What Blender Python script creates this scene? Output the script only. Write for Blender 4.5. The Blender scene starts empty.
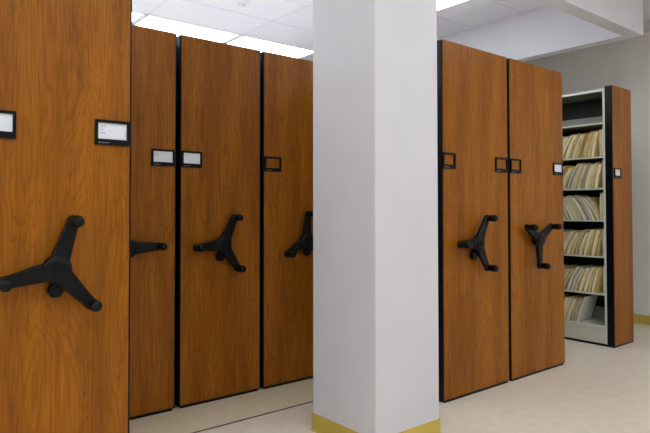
import bpy, bmesh, math, random
from mathutils import Matrix, Vector
random.seed(7)
S = bpy.context.scene
COL = S.collection
R = math.radians

# ------------------------------------------------------------------ camera
cam_d = bpy.data.cameras.new('camera'); cam = bpy.data.objects.new('camera', cam_d); COL.objects.link(cam)
F_PX, YAW, PITCH, CX, CY = 575.271, R(52.318), R(1.262), 298.0, 196.60
cam_d.sensor_fit = 'HORIZONTAL'; cam_d.sensor_width = 36.0
cam_d.lens = 36.0 * F_PX / 650.0
cam_d.shift_x = (325.0 - CX) / 650.0
cam_d.shift_y = (CY - 216.5) / 650.0
cam_d.clip_start = 0.05
cam.location = (0, 0, 1.25)
cam.rotation_euler = (math.pi / 2 + PITCH, 0, YAW - math.pi / 2)
S.camera = cam

# ------------------------------------------------------------------ world, exposure
w = bpy.data.worlds.new('world'); S.world = w; w.use_nodes = True
w.node_tree.nodes['Background'].inputs[0].default_value = (0.5, 0.55, 0.6, 1)
w.node_tree.nodes['Background'].inputs[1].default_value = 0.05
S.view_settings.view_transform = 'Standard'; S.view_settings.look = 'None'
S.view_settings.gamma = 1.0; S.view_settings.use_curve_mapping = False
S.view_settings.exposure = 0.0
LAMP = 7.4            # strength of the ceiling light diffusers

# ------------------------------------------------------------------ materials
def s2l(c):
    return tuple(((v / 255) / 12.92 if v / 255 <= 0.04045 else ((v / 255 + 0.055) / 1.055) ** 2.4) for v in c) + (1,)

def mat(name, rgb, rough=0.5, metal=0.0, spec=0.5):
    m = bpy.data.materials.new(name); m.use_nodes = True
    b = m.node_tree.nodes['Principled BSDF']
    b.inputs['Base Color'].default_value = s2l(rgb)
    b.inputs['Roughness'].default_value = rough
    b.inputs['Metallic'].default_value = metal
    b.inputs['Specular IOR Level'].default_value = spec
    return m

def noisy(m, rgb_a, rgb_b, scale=(1, 1, 1), nscale=8.0, detail=4, lo=0.35, hi=0.65, bump=0.0, per_object=False):
    nt = m.node_tree; b = nt.nodes['Principled BSDF']
    tc = nt.nodes.new('ShaderNodeTexCoord'); mp = nt.nodes.new('ShaderNodeMapping')
    mp.inputs['Scale'].default_value = scale
    nt.links.new(tc.outputs['Object'], mp.inputs['Vector'])
    n = nt.nodes.new('ShaderNodeTexNoise'); n.inputs['Scale'].default_value = nscale; n.inputs['Detail'].default_value = detail
    nt.links.new(mp.outputs[0], n.inputs['Vector'])
    r = nt.nodes.new('ShaderNodeValToRGB')
    r.color_ramp.elements[0].position = lo; r.color_ramp.elements[0].color = s2l(rgb_a)
    r.color_ramp.elements[1].position = hi; r.color_ramp.elements[1].color = s2l(rgb_b)
    nt.links.new(n.outputs['Fac'], r.inputs['Fac']); nt.links.new(r.outputs['Color'], b.inputs['Base Color'])
    if bump:
        bp = nt.nodes.new('ShaderNodeBump'); bp.inputs['Strength'].default_value = bump; bp.inputs['Distance'].default_value = 0.002
        nt.links.new(n.outputs['Fac'], bp.inputs['Height']); nt.links.new(bp.outputs[0], b.inputs['Normal'])
    return m

def wood_material():
    m = mat('cherry_laminate', (160, 90, 45), 0.34, 0, 0.2)
    nt = m.node_tree; N = nt.nodes; L = nt.links; b = N['Principled BSDF']
    tc = N.new('ShaderNodeTexCoord'); oi = N.new('ShaderNodeObjectInfo')
    mul = N.new('ShaderNodeVectorMath'); mul.operation = 'MULTIPLY_ADD'
    cmb = N.new('ShaderNodeCombineXYZ')
    for k in range(3): L.new(oi.outputs['Random'], cmb.inputs[k])
    mul.inputs[1].default_value = (13.7, 5.1, 29.3)
    L.new(cmb.outputs[0], mul.inputs[0]); L.new(tc.outputs['Object'], mul.inputs[2])
    # broad warp that makes the cathedral arches
    mp1 = N.new('ShaderNodeMapping'); mp1.inputs['Scale'].default_value = (5.0, 1, 0.80)
    L.new(mul.outputs[0], mp1.inputs['Vector'])
    n1 = N.new('ShaderNodeTexNoise'); n1.inputs['Scale'].default_value = 1.6; n1.inputs['Detail'].default_value = 1.8; n1.inputs['Roughness'].default_value = 0.5
    n1.inputs['Distortion'].default_value = 0.8
    L.new(mp1.outputs[0], n1.inputs['Vector'])
    ml = N.new('ShaderNodeMath'); ml.operation = 'MULTIPLY'; ml.inputs[1].default_value = 17.0
    L.new(n1.outputs['Fac'], ml.inputs[0])
    fr = N.new('ShaderNodeMath'); fr.operation = 'FRACT'; L.new(ml.outputs[0], fr.inputs[0])
    rr = N.new('ShaderNodeValToRGB')
    e = rr.color_ramp.elements
    e[0].position = 0.0; e[0].color = (0.0, 0.0, 0.0, 1); e[1].position = 0.30; e[1].color = (0.85, 0.85, 0.85, 1)
    x = e.new(0.80); x.color = (1, 1, 1, 1)
    x = e.new(0.99); x.color = (0.25, 0.25, 0.25, 1)
    L.new(fr.outputs[0], rr.inputs['Fac'])
    # fine fibres
    mp2 = N.new('ShaderNodeMapping'); mp2.inputs['Scale'].default_value = (110, 1, 4.5)
    L.new(mul.outputs[0], mp2.inputs['Vector'])
    n2 = N.new('ShaderNodeTexNoise'); n2.inputs['Scale'].default_value = 1.0; n2.inputs['Detail'].default_value = 4
    L.new(mp2.outputs[0], n2.inputs['Vector'])
    # slow tone change across the sheet
    mp3 = N.new('ShaderNodeMapping'); mp3.inputs['Scale'].default_value = (9, 1, 0.8)
    L.new(mul.outputs[0], mp3.inputs['Vector'])
    n3 = N.new('ShaderNodeTexNoise'); n3.inputs['Scale'].default_value = 1.0; n3.inputs['Detail'].default_value = 3
    L.new(mp3.outputs[0], n3.inputs['Vector'])
    base = N.new('ShaderNodeValToRGB')
    base.color_ramp.elements[0].position = 0.36; base.color_ramp.elements[0].color = s2l((139, 80, 11))
    base.color_ramp.elements[1].position = 0.64; base.color_ramp.elements[1].color = s2l((165, 99, 17))
    L.new(n3.outputs['Fac'], base.inputs['Fac'])
    mx = N.new('ShaderNodeMix'); mx.data_type = 'RGBA'; mx.blend_type = 'MIX'
    inv = N.new('ShaderNodeMath'); inv.operation = 'MULTIPLY_ADD'; inv.inputs[1].default_value = -0.38; inv.inputs[2].default_value = 0.38
    L.new(rr.outputs['Color'], inv.inputs[0]); L.new(inv.outputs[0], mx.inputs[0])
    L.new(base.outputs['Color'], mx.inputs[6]); mx.inputs[7].default_value = s2l((96, 50, 10))
    fm = N.new('ShaderNodeMapRange'); fm.inputs[1].default_value = 0.3; fm.inputs[2].default_value = 0.7; fm.inputs[3].default_value = 0.76; fm.inputs[4].default_value = 1.16
    L.new(n2.outputs['Fac'], fm.inputs[0])
    mx2 = N.new('ShaderNodeVectorMath'); mx2.operation = 'SCALE'
    L.new(mx.outputs[2], mx2.inputs[0]); L.new(fm.outputs[0], mx2.inputs['Scale'])
    L.new(mx2.outputs[0], b.inputs['Base Color'])
    return m

def emit(name, rgb, strength):
    m = bpy.data.materials.new(name); m.use_nodes = True
    nt = m.node_tree; nt.nodes.clear()
    e = nt.nodes.new('ShaderNodeEmission'); o = nt.nodes.new('ShaderNodeOutputMaterial')
    e.inputs[0].default_value = s2l(rgb); e.inputs[1].default_value = strength
    nt.links.new(e.outputs[0], o.inputs[0]); return m

M = dict(
    wood=wood_material(),
    black=mat('black_edge', (6, 10, 17), 0.4, 0, 0.2),
    handle=mat('black_handle', (6, 8, 10), 0.42, 0, 0.22),
    frame=mat('black_label_frame', (6, 8, 10), 0.4, 0, 0.2),
    card=mat('white_card', (234, 235, 242), 0.7),
    ink=mat('pencil_grey', (150, 150, 160), 0.8),
    mark=mat('silver_mark', (120, 125, 132), 0.5),
    wall=noisy(mat('painted_wall', (214, 212, 214), 0.75), (229, 225, 229), (234, 230, 234), nscale=3.0),
    wall_far=noisy(mat('painted_wall_far', (206, 203, 202), 0.75), (230, 225, 217), (235, 230, 222), nscale=3.0),
    pillar=noisy(mat('painted_pillar', (221, 217, 221), 0.75), (215, 211, 216), (219, 215, 220), nscale=3.0),
    base=noisy(mat('olive_vinyl_base', (174, 150, 70), 0.45), (198, 172, 68), (208, 182, 80), nscale=6.0),
    floor=noisy(mat('vinyl_floor', (205, 188, 168), 0.32, 0, 0.4), (225, 211, 192), (235, 222, 205), nscale=14.0, detail=9, lo=0.30, hi=0.70),
    deck=noisy(mat('vinyl_deck', (196, 180, 156), 0.34, 0, 0.4), (224, 207, 176), (234, 218, 190), nscale=14.0, detail=9, lo=0.30, hi=0.70),
    track=mat('dark_track', (30, 26, 24), 0.5),
    tile=noisy(mat('ceiling_tile', (226, 222, 226), 0.9), (228, 223, 229), (240, 235, 241), nscale=60.0, detail=6, bump=0.25),
    tee=mat('white_tee', (226, 222, 228), 0.5),
    troffer=mat('troffer_frame', (225, 225, 225), 0.4),
    diffuser=emit('diffuser', (238, 249, 255), LAMP),
    steel=mat('light_grey_steel', (212, 211, 194), 0.45),
    kick=mat('grey_steel', (205, 200, 186), 0.45),
    darksteel=mat('dark_steel', (26, 26, 23), 0.6),
    canopy=mat('white_steel', (232, 229, 226), 0.5),
    stop=mat('dull_grey_steel', (166, 164, 152), 0.5),
    painted_shade=mat('olive_painted_shade', (96, 96, 74), 0.6),  # shade below the canopy put into the colour
    sprink=mat('off_white_plastic', (232, 228, 232), 0.5),
)

# ------------------------------------------------------------------ mesh helpers
def bm_box(bm, x0, x1, y0, y1, z0, z1):
    vs = [bm.verts.new((x, y, z)) for x in (x0, x1) for y in (y0, y1) for z in (z0, z1)]
    for f in ((0, 1, 3, 2), (4, 6, 7, 5), (0, 4, 5, 1), (2, 3, 7, 6), (0, 2, 6, 4), (1, 5, 7, 3)):
        bm.faces.new([vs[i] for i in f])
    return vs

def mesh(bm, name, m, smooth=False):
    bmesh.ops.recalc_face_normals(bm, faces=bm.faces[:])
    me = bpy.data.meshes.new(name); bm.to_mesh(me); bm.free(); me.materials.append(m)
    if smooth:
        for p in me.polygons: p.use_smooth = True
    return me

def obj(name, me, parent=None, loc=(0, 0, 0), rot=(0, 0, 0)):
    o = bpy.data.objects.new(name, me); COL.objects.link(o)
    o.location = loc; o.rotation_euler = rot
    if parent: o.parent = parent
    return o

def boxes(name, bl, m, parent=None, bevel=0.0, loc=(0, 0, 0)):
    bm = bmesh.new()
    for b in bl: bm_box(bm, *b)
    if bevel:
        bmesh.ops.bevel(bm, geom=bm.edges[:], offset=bevel, segments=2, affect='EDGES', profile=0.5)
    return obj(name, mesh(bm, name, m), parent, loc)

def tag(o, label, cat, group=None):
    o['label'] = label; o['category'] = cat
    if group: o['group'] = group
    return o

def struct(o, label=None, cat=None):
    o['kind'] = 'structure'
    if label: o['label'] = label
    if cat: o['category'] = cat
    return o

def empty(name, loc):
    o = bpy.data.objects.new(name, None); COL.objects.link(o); o.location = loc
    o.empty_display_size = 0.1
    return o

def lathe(bm, prof, seg=24, axis_y=True):
    """prof: list of (radius, y) ; revolve about the local Y axis"""
    rings = []
    for r, y in prof:
        rings.append([bm.verts.new((r * math.cos(2 * math.pi * k / seg), y, r * math.sin(2 * math.pi * k / seg))) for k in range(seg)])
    for a, b in zip(rings, rings[1:]):
        for k in range(seg):
            bm.faces.new((a[k], a[(k + 1) % seg], b[(k + 1) % seg], b[k]))
    bm.faces.new(rings[0]); bm.faces.new(rings[-1][::-1])

# ------------------------------------------------------------------ the room
XL, XR, YN, YF, ZC = -3.46, 6.82, -6.0, 8.13, 3.294
DECK = 2.924
boxes_floor = boxes('floor', [(XL - .1, XR + .1, YN - .1, DECK - .006, -0.12, 0)], M['floor'])
struct(boxes_floor, 'beige mottled vinyl floor', 'floor')
dk = boxes('deck', [(XL, XR, DECK + .006, YF, -0.12, 0)], M['deck'], boxes_floor)
tr = boxes('floor_track', [(XL, XR, DECK - .006, DECK + .006, -0.12, 0.0015)], M['track'], boxes_floor)

struct(boxes('wall_left', [(XL - .1, XL, YN, YF, 0, ZC + .15)], M['wall']), 'plain white side wall', 'wall')
wr = struct(boxes('wall_right', [(XR, XR + .1, YN, YF, 0, ZC + .15)], M['wall_far']), 'plain pale grey wall behind the open shelving unit', 'wall')
struct(boxes('wall_back', [(XL, XR, YF, YF + .1, 0, ZC + .15)], M['wall']), 'plain white wall behind the shelving', 'wall')
struct(boxes('wall_front', [(XL, XR, YN - .1, YN, 0, ZC + .15)], M['wall']), 'plain white wall facing the shelving', 'wall')

def base_strip(name, bx, side):
    """vinyl base with a small cove toe; bx = x0,x1,y0,y1 of the strip, side = axis index and sign of the room side"""
    x0, x1, y0, y1 = bx
    bm = bmesh.new(); bm_box(bm, x0, x1, y0, y1, 0, 0.1)
    t = 0.007
    if side == 'x-': bm_box(bm, x0 - t, x0, y0, y1, 0, 0.008)
    if side == 'y-': bm_box(bm, x0, x1, y0 - t, y0, 0, 0.008)
    if side == 'x+': bm_box(bm, x1, x1 + t, y0, y1, 0, 0.008)
    if side == 'y+': bm_box(bm, x0, x1, y1, y1 + t, 0, 0.008)
    return mesh(bm, name, M['base'])
struct(obj('baseboard_right', base_strip('baseboard_right', (XR - .005, XR, YN, YF), 'x-')), 'olive vinyl baseboard on the grey wall', 'baseboard')
struct(obj('baseboard_left', base_strip('baseboard_left', (XL, XL + .005, YN, YF), 'x+')), 'olive vinyl baseboard on the side wall', 'baseboard')
struct(obj('baseboard_front', base_strip('baseboard_front', (XL, XR, YN, YN + .005), 'y+')), 'olive vinyl baseboard on the facing wall', 'baseboard')

# pillar
PX0, PX1, PY0, PY1 = 2.074, 2.566, 2.049, 2.549
bm = bmesh.new(); vs = bm_box(bm, PX0, PX1, PY0, PY1, 0, ZC + .1)
vert_edges = [e for e in bm.edges if abs(e.verts[0].co.z - e.verts[1].co.z) > 1]
bmesh.ops.bevel(bm, geom=vert_edges, offset=0.008, segments=3, affect='EDGES', profile=0.5)
pil = struct(obj('wall_pillar', mesh(bm, 'wall_pillar', M['pillar'])), 'square white pillar with olive base standing before the wooden panels', 'pillar')
t = .003
bm = bmesh.new()
bm_box(bm, PX0 - t, PX1 + t, PY0 - t, PY1 + t, .008, .1); bm_box(bm, PX0 - 2.4 * t, PX1 + 2.4 * t, PY0 - 2.4 * t, PY1 + 2.4 * t, 0, .008)
obj('baseboard', mesh(bm, 'pillar_base', M['base']), pil)

# dropped bulkhead: a header that leaves the pillar, turns the corner and runs back
HB = 2.825
bm = bmesh.new()
pts = [(PX1 - .02, 2.184), (5.640, 2.184), (5.640, YF), (5.513, YF), (5.513, 2.312), (PX1 - .02, 2.312)]
lo = [bm.verts.new((x, y, HB)) for x, y in pts]; hi = [bm.verts.new((x, y, ZC + .12)) for x, y in pts]
for k in range(6): bm.faces.new((lo[k], lo[(k + 1) % 6], hi[(k + 1) % 6], hi[k]))
bm.faces.new(lo[::-1]); bm.faces.new(hi)
struct(obj('wall_bulkhead', mesh(bm, 'wall_bulkhead', M['pillar'])), 'white dropped bulkhead turning a corner above the open shelving unit', 'bulkhead')
struct(boxes('trim_1', [(XR - .04, XR, YN, YF, 3.20, 3.294)], M['tile']), 'pale strip along the top of the grey wall', 'trim')

# ceiling: backing slab, tiles and tee bars; lights take whole bays
GX0, DX, GY0, DY = 3.59, 1.175, 3.277, 0.6075
ceil = struct(boxes('ceiling', [(XL - .1, XR + .1, YN - .1, YF + .1, ZC + .12, ZC + .2)], M['tile']), 'white suspended tile ceiling', 'ceiling')
def cut(a, b, lo_, hi_): return max(a, lo_), min(b, hi_)
tile_cache = {}
def tile(x0, x1, y0, y1):
    key = (round(x1 - x0, 3), round(y1 - y0, 3))
    if key not in tile_cache:
        bm = bmesh.new(); dx, dy = key
        bm_box(bm, 0, dx, 0, dy, 0, .015)
        tile_cache[key] = mesh(bm, 'tile', M['tile'])
    obj('ceiling_tile', tile_cache[key], ceil, (x0, y0, ZC + .003))
LIGHT_ROWS = (-11, -5, 0, 4)  # negative rows are unseen, invented and spaced to balance the light
NX = range(-6, 3); NY = range(-16, 8)
lights = []
ORD = ['first', 'second', 'third', 'fourth', 'fifth', 'sixth', 'seventh', 'eighth', 'ninth', 'tenth', 'eleventh', 'twelfth', 'thirteenth', 'fourteenth', 'fifteenth',
       'sixteenth', 'seventeenth', 'eighteenth', 'nineteenth'] + [t + (('-' + u) if u else o) for t, o in (('twent', 'ieth'),) for u in ('',)]
for tens, tenth in (('twenty', None), ('thirty', 'thirtieth'), ('forty', 'fortieth'), ('fifty', 'fiftieth')):
    if tenth: ORD.append(tenth)
    ORD += [tens + '-' + u for u in ORD[:9]]
ROWN = {-11: 'unseen foremost', 2: 'inner', -5: 'unseen front aisle', 0: 'middle', 4: 'rear'}
for zone in ((XL, 5.513), (5.640, XR)):
    for i in NX:
        for k in NY:
            zz = zone if k >= -2 else ((XL, 5.94) if zone[0] < 5 else (5.94, XR))
            x0, x1 = cut(GX0 + (i) * DX, GX0 + (i + 1) * DX, *zz)
            if x1 - x0 < .03: continue
            y0, y1 = cut(GY0 + k * DY, GY0 + (k + 1) * DY, YN, YF)
            if y1 - y0 < .03: continue
            if k in LIGHT_ROWS and (i <= 0 or (k < 0 and i == 1 and zone[0] < 5)):
                lights.append((x0, y0, 'the %s from the bulkhead in the %s row' % (ORD[(1 if k < 0 else 0) - i], ROWN[k]), ROWN[k])); continue
            if zone[0] > 5 and k in (0, 2, 4):  # extra unseen side aisle lights, meant to brighten the grey wall
                if x1 - x0 > 1: lights.append((x0, y0, 'added unseen in the side aisle, %s row' % ROWN[k], 'side aisle')); continue
            tile(x0, x1, y0, y1)
bm = bmesh.new()
for i in range(-6, 4):
    x = GX0 + i * DX
    if XL < x < XR: bm_box(bm, x - .012, x + .012, YN, YF, ZC, ZC + .0029)
for k in range(-16, 9):
    y = GY0 + k * DY
    if YN < y < YF: bm_box(bm, XL, XR, y - .012, y + .012, ZC, ZC + .0027)
obj('tee_grid', mesh(bm, 'tee_grid', M['tee']), ceil)

lt_frame = lt_diff = None
for (x0, y0, txt, row) in lights:
    dx, dy = DX, DY
    L_ = empty('ceiling_light', (x0, y0, ZC))
    tag(L_, 'recessed fluorescent ceiling light, ' + txt, 'ceiling light', 'recessed ceiling lights of the %s row' % row)
    if lt_frame is None:
        bm = bmesh.new(); e = .014; g = .032
        for b in ((e, dx - e, e, g, 0, .06), (e, dx - e, dy - g, dy - e, 0, .06), (e, g, g, dy - g, 0, .06), (dx - g, dx - e, g, dy - g, 0, .06)):
            bm_box(bm, *b)
        lt_frame = mesh(bm, 'troffer_frame', M['troffer'])
        bm = bmesh.new(); bm_box(bm, g, dx - g, g, dy - g, .006, .012); lt_diff = mesh(bm, 'diffuser', M['diffuser'])
    obj('frame', lt_frame, L_); obj('diffuser', lt_diff, L_)

# sprinkler rose in a tile
sp = empty('ceiling_sprinkler', (3.04, 4.82, ZC + .003))
tag(sp, 'small round off white sprinkler set in a ceiling tile', 'sprinkler')
bm = bmesh.new(); lathe(bm, [(.060, 0), (.058, -.008), (.040, -.016), (.036, -.016)], 28)
for v in bm.verts: v.co = Vector((v.co.x, v.co.z, v.co.y))
obj('rose', mesh(bm, 'rose', M['sprink']), sp)
bm = bmesh.new(); lathe(bm, [(.016, -.012), (.014, -.030), (.028, -.032), (.028, -.036), (.008, -.040)], 20)
for v in bm.verts: v.co = Vector((v.co.x, v.co.z, v.co.y))
obj('head', mesh(bm, 'head', M['sprink']), sp)

# ------------------------------------------------------------------ shelving
PH = 2.358; PT = .066           # height and thickness of the end panels
# --- drive handle meshes (local: disc in XZ, outward = -Y)
bm = bmesh.new(); lathe(bm, [(.036, 0), (.036, -.022), (.052, -.026), (.056, -.036), (.056, -.056), (.050, -.064), (.044, -.066)], 32)
ME_HUB = mesh(bm, 'hub', M['handle'], True)
bm = bmesh.new(); lathe(bm, [(.040, -.064), (.040, -.068), (.036, -.070)], 28)
ME_CAP = mesh(bm, 'hub_cap', M['handle'])
bm = bmesh.new()
for k in range(9):                                                # small raised swirl on the cap
    a = R(20 + 25 * k); rr_ = .012 + .0007 * k
    x_, z_ = rr_ * math.cos(a), rr_ * math.sin(a)
    bm_box(bm, x_ - .003, x_ + .003, -.0725, -.070, z_ - .003, z_ + .003)
bm_box(bm, -.006, .016, -.0725, -.070, -.003, .003)
ME_EMB = mesh(bm, 'emblem', M['frame'])
def arm_mesh():
    bm = bmesh.new()
    secs = [(.020, .036, -.034, -.060), (.060, .034, -.034, -.059), (.110, .029, -.036, -.058), (.165, .0245, -.038, -.060), (.195, .024, -.038, -.062)]
    for k in range(1, 7):
        a = k / 6 * math.pi / 2
        secs.append((.195 + .0235 * math.sin(a), max(.024 * math.cos(a), .003), -.038, -.062))
    rings = []
    for x, hw, ya, yb in secs:
        c = min(.006, hw * .45)
        pr = [(-hw, ya), (hw, ya), (hw, yb + c), (hw - c, yb), (-hw + c, yb), (-hw, yb + c)]
        rings.append([bm.verts.new((x, y, z)) for z, y in pr])
    for a, b in zip(rings, rings[1:]):
        for k in range(6): bm.faces.new((a[k], a[(k + 1) % 6], b[(k + 1) % 6], b[k]))
    bm.faces.new(rings[0]); bm.faces.new(rings[-1][::-1])
    return mesh(bm, 'arm', M['handle'])
ME_ARM = arm_mesh()
bm = bmesh.new(); lathe(bm, [(.018, -.055), (.019, -.068), (.0225, -.082), (.0235, -.106), (.022, -.120), (.016, -.128), (.006, -.130)], 20)
ME_KNOB = mesh(bm, 'grip_knob', M['handle'], True)
bm = bmesh.new(); lathe(bm, [(.032, -.010), (.032, -.030), (.027, -.036)], 6)
lathe(bm, [(.012, -.036), (.011, -.041)], 14)
bm_box(bm, -.016, .016, -.028, -.012, .0, .07)
ME_STUD = mesh(bm, 'lock_stud', M['handle'])

def add_handle(unit, x, z, ang):
    hub = obj('drive_handle', ME_HUB, unit, (x, 0, z))
    hub['label'] = 'black three spoke drive handle'
    obj('hub_cap', ME_CAP, hub)
    obj('emblem', ME_EMB, hub)
    for k in range(3):
        a = R(ang + 120 * k)
        obj('arm', ME_ARM, hub, (0, 0, 0), (0, -a, 0))
        obj('grip_knob', ME_KNOB, hub, (.195 * math.cos(a), 0, .195 * math.sin(a)))
    s = R(ang + 200)
    obj('lock_stud', ME_STUD, hub, (.082 * math.cos(s), 0.0, .082 * math.sin(s)), (0, -(s + math.pi / 2), 0))
    return hub

def label_holder(unit, x0, x1, card, z0=1.517, z1=1.620, lines=0):
    b, bb = .0115, .024
    ly = -.010
    fr = boxes('label_holder', [(x0, x1, ly, 0, z1 - b, z1), (x0, x1, ly, 0, z0, z0 + bb), (x0, x0 + b, ly, 0, z0 + bb, z1 - b), (x1 - b, x1, ly, 0, z0 + bb, z1 - b)], M['frame'], unit)
    fr['label'] = 'black label holder with a white card' if card else 'empty black label holder'
    # tiny printed mark on the lower rail
    boxes('printed_mark', [(x0 + .014, x0 + .020, ly - .0006, ly, z0 + .006, z0 + .012), (x0 + .024, x0 + .056, ly - .0006, ly, z0 + .007, z0 + .010)], M['mark'], fr)
    if card:
        boxes('card', [(x0 + b, x1 - b, -.003, -.0005, z0 + bb, z1 - b)], M['card'], fr)
        bl = []
        for i in range(lines):
            zz = z1 - b - .016 - i * .014
            xx = x0 + b + .010
            for q in range(3 - (i % 2)):
                ww = random.uniform(.004, .009)
                bl.append((xx, xx + ww, -.0036, -.0029, zz, zz + .003)); xx += ww + .003
        if bl: boxes('handwriting', bl, M['ink'], fr)
    return fr

PW = .018                       # width of the uprights
SHELF_Z = [0.18, 0.475, 0.817, 1.150, 1.446, 1.737, 2.050]
def unit_frame(u, wd, y1, double, PH):
    """uprights, shelves, base and canopy behind an end panel of width wd; y1 = end of the range"""
    yA = PT; inset = .0 if not double else .012
    xa, xb = inset, wd - inset
    boxes('base', [(xa + .008, xb - .008, yA, y1, .022, SHELF_Z[0] - .004)], M['kick'], u)
    boxes('carriage', [(xa + .006, xb - .006, .006, y1 - .02, 0, .022)], M['black'], u)
    n = 2; bay = (y1 - yA) / n
    yy = [yA + bay * k for k in range(n + 1)]
    for k, y in enumerate(yy):
        y_0 = y if k == 0 else y - .017
        y_1 = y_0 + PW
        if k == n: y_0, y_1 = y - PW, y
        for xs in ((xa, xa + .035), (xb - .035, xb)):
            boxes('upright', [(xs[0], xs[1], y_0, y_1, .022, PH - .02)], M['steel'], u)
        boxes('upright_panel', [(xa + .035, xb - .035, (y_0 + y_1) / 2 - .004, (y_0 + y_1) / 2 + .004, .1, PH - .03)], M['steel'], u)
    for k in range(n):
        ya = yy[k] + (PW if k == 0 else .009); yb = yy[k + 1] - (.017 if k < n - 1 else PW)
        for j, z in enumerate(SHELF_Z):
            bm = bmesh.new()
            bm_box(bm, xa + .003, xb - .003, ya, yb, z - .006, z)
            bm_box(bm, xa + .003, xa + .010, ya, yb, z - .014, z - .006); bm_box(bm, xb - .010, xb - .003, ya, yb, z - .014, z - .006)
            obj('shelf', mesh(bm, 'shelf', M['steel']), u)
    boxes('canopy', [(xa + .002, xb - .002, yA + PW, y1 - PW, PH - .030, PH - .020), (xa + .002, xa + .010, yA + PW, y1 - PW, PH - .040, PH - .030)] + ([(xb - .010, xb - .002, yA + PW, y1 - PW, PH - .040, PH - .030)] if double else []), M['canopy'], u)
    boxes('canopy_painted_shade', [(xa + .012, xb - .012, yA + PW, y1 - PW, PH - .038, PH - .031)], M['painted_shade'], u)  # added dark sheet standing in for the shade under the canopy
    if double:
        boxes('back_panel', [(wd / 2 - .004, wd / 2 + .004, yA + .04, y1 - .04, .18, PH - .05)], M['darksteel'], u)
    return yy

def shelving_unit(name, x0, x1, yf, length, label, group=None, double=True, PH=PH):
    x0 -= .004; x1 += .004
    u = empty(name, (x0, yf, 0)); wd = x1 - x0
    tag(u, label, 'shelving', group)
    # black edged core of the end panel, then the wood face
    bm = bmesh.new(); bm_box(bm, 0, wd, .003, PT, .013, PH)
    bmesh.ops.bevel(bm, geom=bm.edges[:], offset=.003, segments=1, affect='EDGES')
    obj('panel_edge', mesh(bm, 'panel_edge', M['black']), u)
    bm = bmesh.new(); bm_box(bm, .010, wd - .010, 0, .004, .020, PH + .0005)
    obj('end_panel', mesh(bm, 'end_panel', M['wood']), u)
    unit_frame(u, wd, length, double, PH)
    return u

YA, YB = 2.374, 3.322
grp = None
u1 = shelving_unit('mobile_shelving_unit', .322, .933, YA, 3.3, 'wood paneled mobile shelving unit with two white cards, projecting beside the recessed row')
add_handle(u1, .305, 1.018, 72); label_holder(u1, .022, .164, True, lines=2); label_holder(u1, .461, .606, True, lines=3)
u2 = shelving_unit('mobile_shelving_unit', .985, 1.597, YB, 2.9, 'recessed wood paneled shelving unit with a white card, beside the projecting unit')
add_handle(u2, .290, 1.02, 2); label_holder(u2, .453, .604, True, lines=2)
u3 = shelving_unit('mobile_shelving_unit', 1.629, 2.235, YB, 2.9, 'middle wood paneled unit of the recessed row, a white card at its left edge')
add_handle(u3, .290, 1.02, 64); label_holder(u3, .010, .152, True, lines=1)
u4 = shelving_unit('mobile_shelving_unit', 2.263, 2.985, YB, 2.9, 'recessed wood paneled shelving unit with an empty label holder, behind the white pillar')
add_handle(u4, .352, 1.02, 86); label_holder(u4, .009, .150, False)
u5 = shelving_unit('mobile_shelving_unit', 3.018, 3.762, YA, 3.85, 'wood paneled mobile shelving unit with two empty label holders, right beside the white pillar')
add_handle(u5, .318, 1.02, 60); label_holder(u5, .001, .130, False); label_holder(u5, .588, .736, False)
u6 = shelving_unit('mobile_shelving_unit', 3.788, 4.552, YA, 3.85, 'wood paneled mobile shelving unit with one empty label holder and one white card')
add_handle(u6, .318, 1.02, 150); label_holder(u6, .006, .142, False); label_holder(u6, .606, .748, True, z0=1.525, lines=1)
u7 = shelving_unit('fixed_shelving_unit', 5.438, 5.832, YA, 1.9, 'open shelving unit full of file folders with a narrow wood end panel and no handle', double=False, PH=2.378)
label_holder(u7, .018, .152, True, z0=1.533, z1=1.626, lines=1)
# back stops and one shelf with a slotted rail on the open unit
for z in SHELF_Z:
    boxes('back_stop', [(.372, .380, .085, .95, z, z + .115)], M['stop'], u7)
boxes('back_sheet', [(.383, .387, .07, 1.88, .15, 2.347)], M['darksteel'], u7)

# ------------------------------------------------------------------ file folders in the open unit
MAN = [mat('manila_%s' % n, c, .8) for n, c in (('a', (244, 222, 162)), ('b', (230, 202, 134)), ('c', (248, 232, 184)), ('d', (222, 192, 120)))]
PALE = [mat('cream_folder', (230, 222, 198), .8), mat('grey_folder', (190, 190, 200), .8), mat('white_folder', (232, 230, 224), .8)]
PAPER = mat('paper', (240, 230, 200), .85)

def folder_meshes(h, d, t, lean, bend, mt):
    """leaning, slightly bent folder; local origin on the shelf at its front lower edge, top leans by lean (in -Y if positive)"""
    n = 5
    def yc(z): s = z / h; return -lean * ((1 - bend) * s + bend * s * s)
    def slab(bm, xa, xb, za, zb, o0, o1):
        rings = []
        for k in range(n + 1):
            z = za + (zb - za) * k / n
            bul = 1 + .35 * math.sin(math.pi * z / h)
            y0, y1 = yc(z) + o0 * bul, yc(z) + o1 * bul
            rings.append([bm.verts.new((xa, y0, z)), bm.verts.new((xb, y0, z)), bm.verts.new((xb, y1, z)), bm.verts.new((xa, y1, z))])
        for a, b in zip(rings, rings[1:]):
            for k in range(4): bm.faces.new((a[k], a[(k + 1) % 4], b[(k + 1) % 4], b[k]))
        bm.faces.new(rings[0]); bm.faces.new(rings[-1][::-1])
    bm = bmesh.new(); c = .0016
    slab(bm, 0, d, 0, h, -t / 2, -t / 2 + c); slab(bm, .004, d, 0, h - .006, t / 2 - c, t / 2)
    slab(bm, d - .002, d, 0, h - .006, -t / 2 + c, t / 2 - c)
    cover = mesh(bm, 'cover', mt)
    bm = bmesh.new(); slab(bm, .008, d - .003, .001, h - .014, -t / 2 + c, t / 2 - c)
    papers = mesh(bm, 'papers', PAPER)
    return cover, papers, slab, yc

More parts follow.
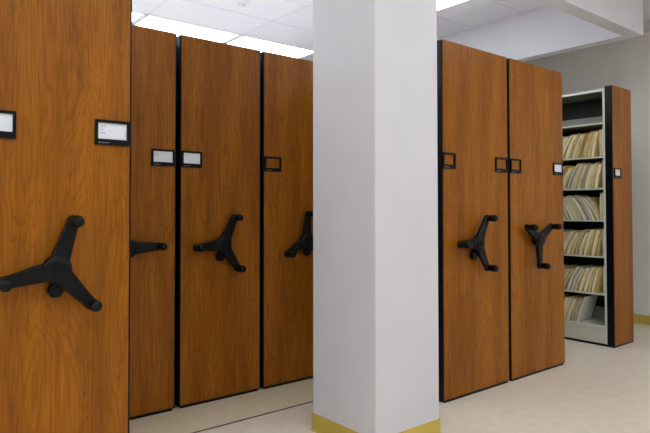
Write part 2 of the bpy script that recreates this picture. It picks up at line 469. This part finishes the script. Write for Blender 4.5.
SH_TXT = {5: 'on the top filled shelf', 4: 'on the second filled shelf', 3: 'on the third filled shelf',
          2: 'on the fourth filled shelf', 1: 'on the second lowest shelf', 0: 'on the lowest shelf'}
class Row:
    """packs folders one behind the other, each touching but not cutting into the one before"""
    def __init__(self, sh, y): self.sh, self.n, self.prev, self.y = sh, 0, None, y
    def add(self, h, t, lean, bend, mt, kind, gap=.001, xoff=0.0, d=.27):
        sh = self.sh
        cov, pap, slab, yc = folder_meshes(h, d, t, lean, bend, mt)
        half = lambda z: t / 2 * (1 + .35 * math.sin(math.pi * z / h))
        zs = [h * k / 10 for k in range(11)]
        if self.prev is None: y0 = max(self.y - (yc(z) - half(z)) for z in zs)
        else:
            py, pyc, ph, phalf = self.prev
            y0 = max(py + pyc(z) + phalf(z) - yc(z) + half(z) for z in zs if z <= ph) + gap
        if max(y0 + yc(z) + half(z) for z in zs) > YA + .94: return False
        self.prev = (y0, yc, h, half)
        f = obj('file_folder', cov, None, (5.438 + .018 + xoff, y0, SHELF_Z[sh] + .0005))
        tag(f, '%s file folder, %s from the end panel %s' % (kind, ORD[self.n], SH_TXT[sh]), 'folder', 'file folders ' + SH_TXT[sh])
        self.n += 1
        obj('papers', pap, f)
        bm = bmesh.new(); za = random.choice((.05, .09, .13, .16)); slab(bm, -.011, .002, za, za + .045, -t / 2, -t / 2 + .0016)
        obj('tab', mesh(bm, 'tab', mt), f)
        return True

# per shelf: lean of the folder tops (positive = towards the end panel) at the panel end and deeper in
LEAN = {5: (.055, .130), 4: (.05, .125), 3: (-.125, -.120), 2: (.055, .135), 1: (.055, .140), 0: (.07, .125)}
for sh in range(5, -1, -1):
    la, lb = LEAN[sh]
    row = Row(sh, YA + PT + PW + (.004 if sh else .19))
    if sh:
        for q in range(2 if sh in (3, 5) else 1):                       # upright ones beside the post
            row.add(.258 - .004 * q, random.uniform(.012, .017), .0, 0, PALE[0] if q == 0 else MAN[2], 'cream' if q == 0 else 'pale manila')
    else:
        row.add(.245, .012, .075, .1, PALE[2], 'off white')
    for i in range(70):
        s = min(1, i / 13)
        ln = la + (lb - la) * s + random.uniform(-.006, .006)
        tt = random.choice((.006, .008, .011, .015, .020, .026, .030))
        ht = .252 + random.uniform(-.016, .008) - (.012 if sh == 0 else 0)
        hh = math.sqrt(max(ht * ht - ln * ln * .8, .02))
        if i and random.random() < (.36 if sh == 3 else .15):
            m_, kd = (PALE[1], 'grey') if random.random() < .7 else (PALE[2], 'off white')
        else:
            m_, kd = random.choice(MAN), 'manila'
        if not row.add(hh, tt, ln, .25 + .3 * random.random(), m_, kd, random.choice((.001, .002, .004, .008)), random.uniform(-.003, .010)): break
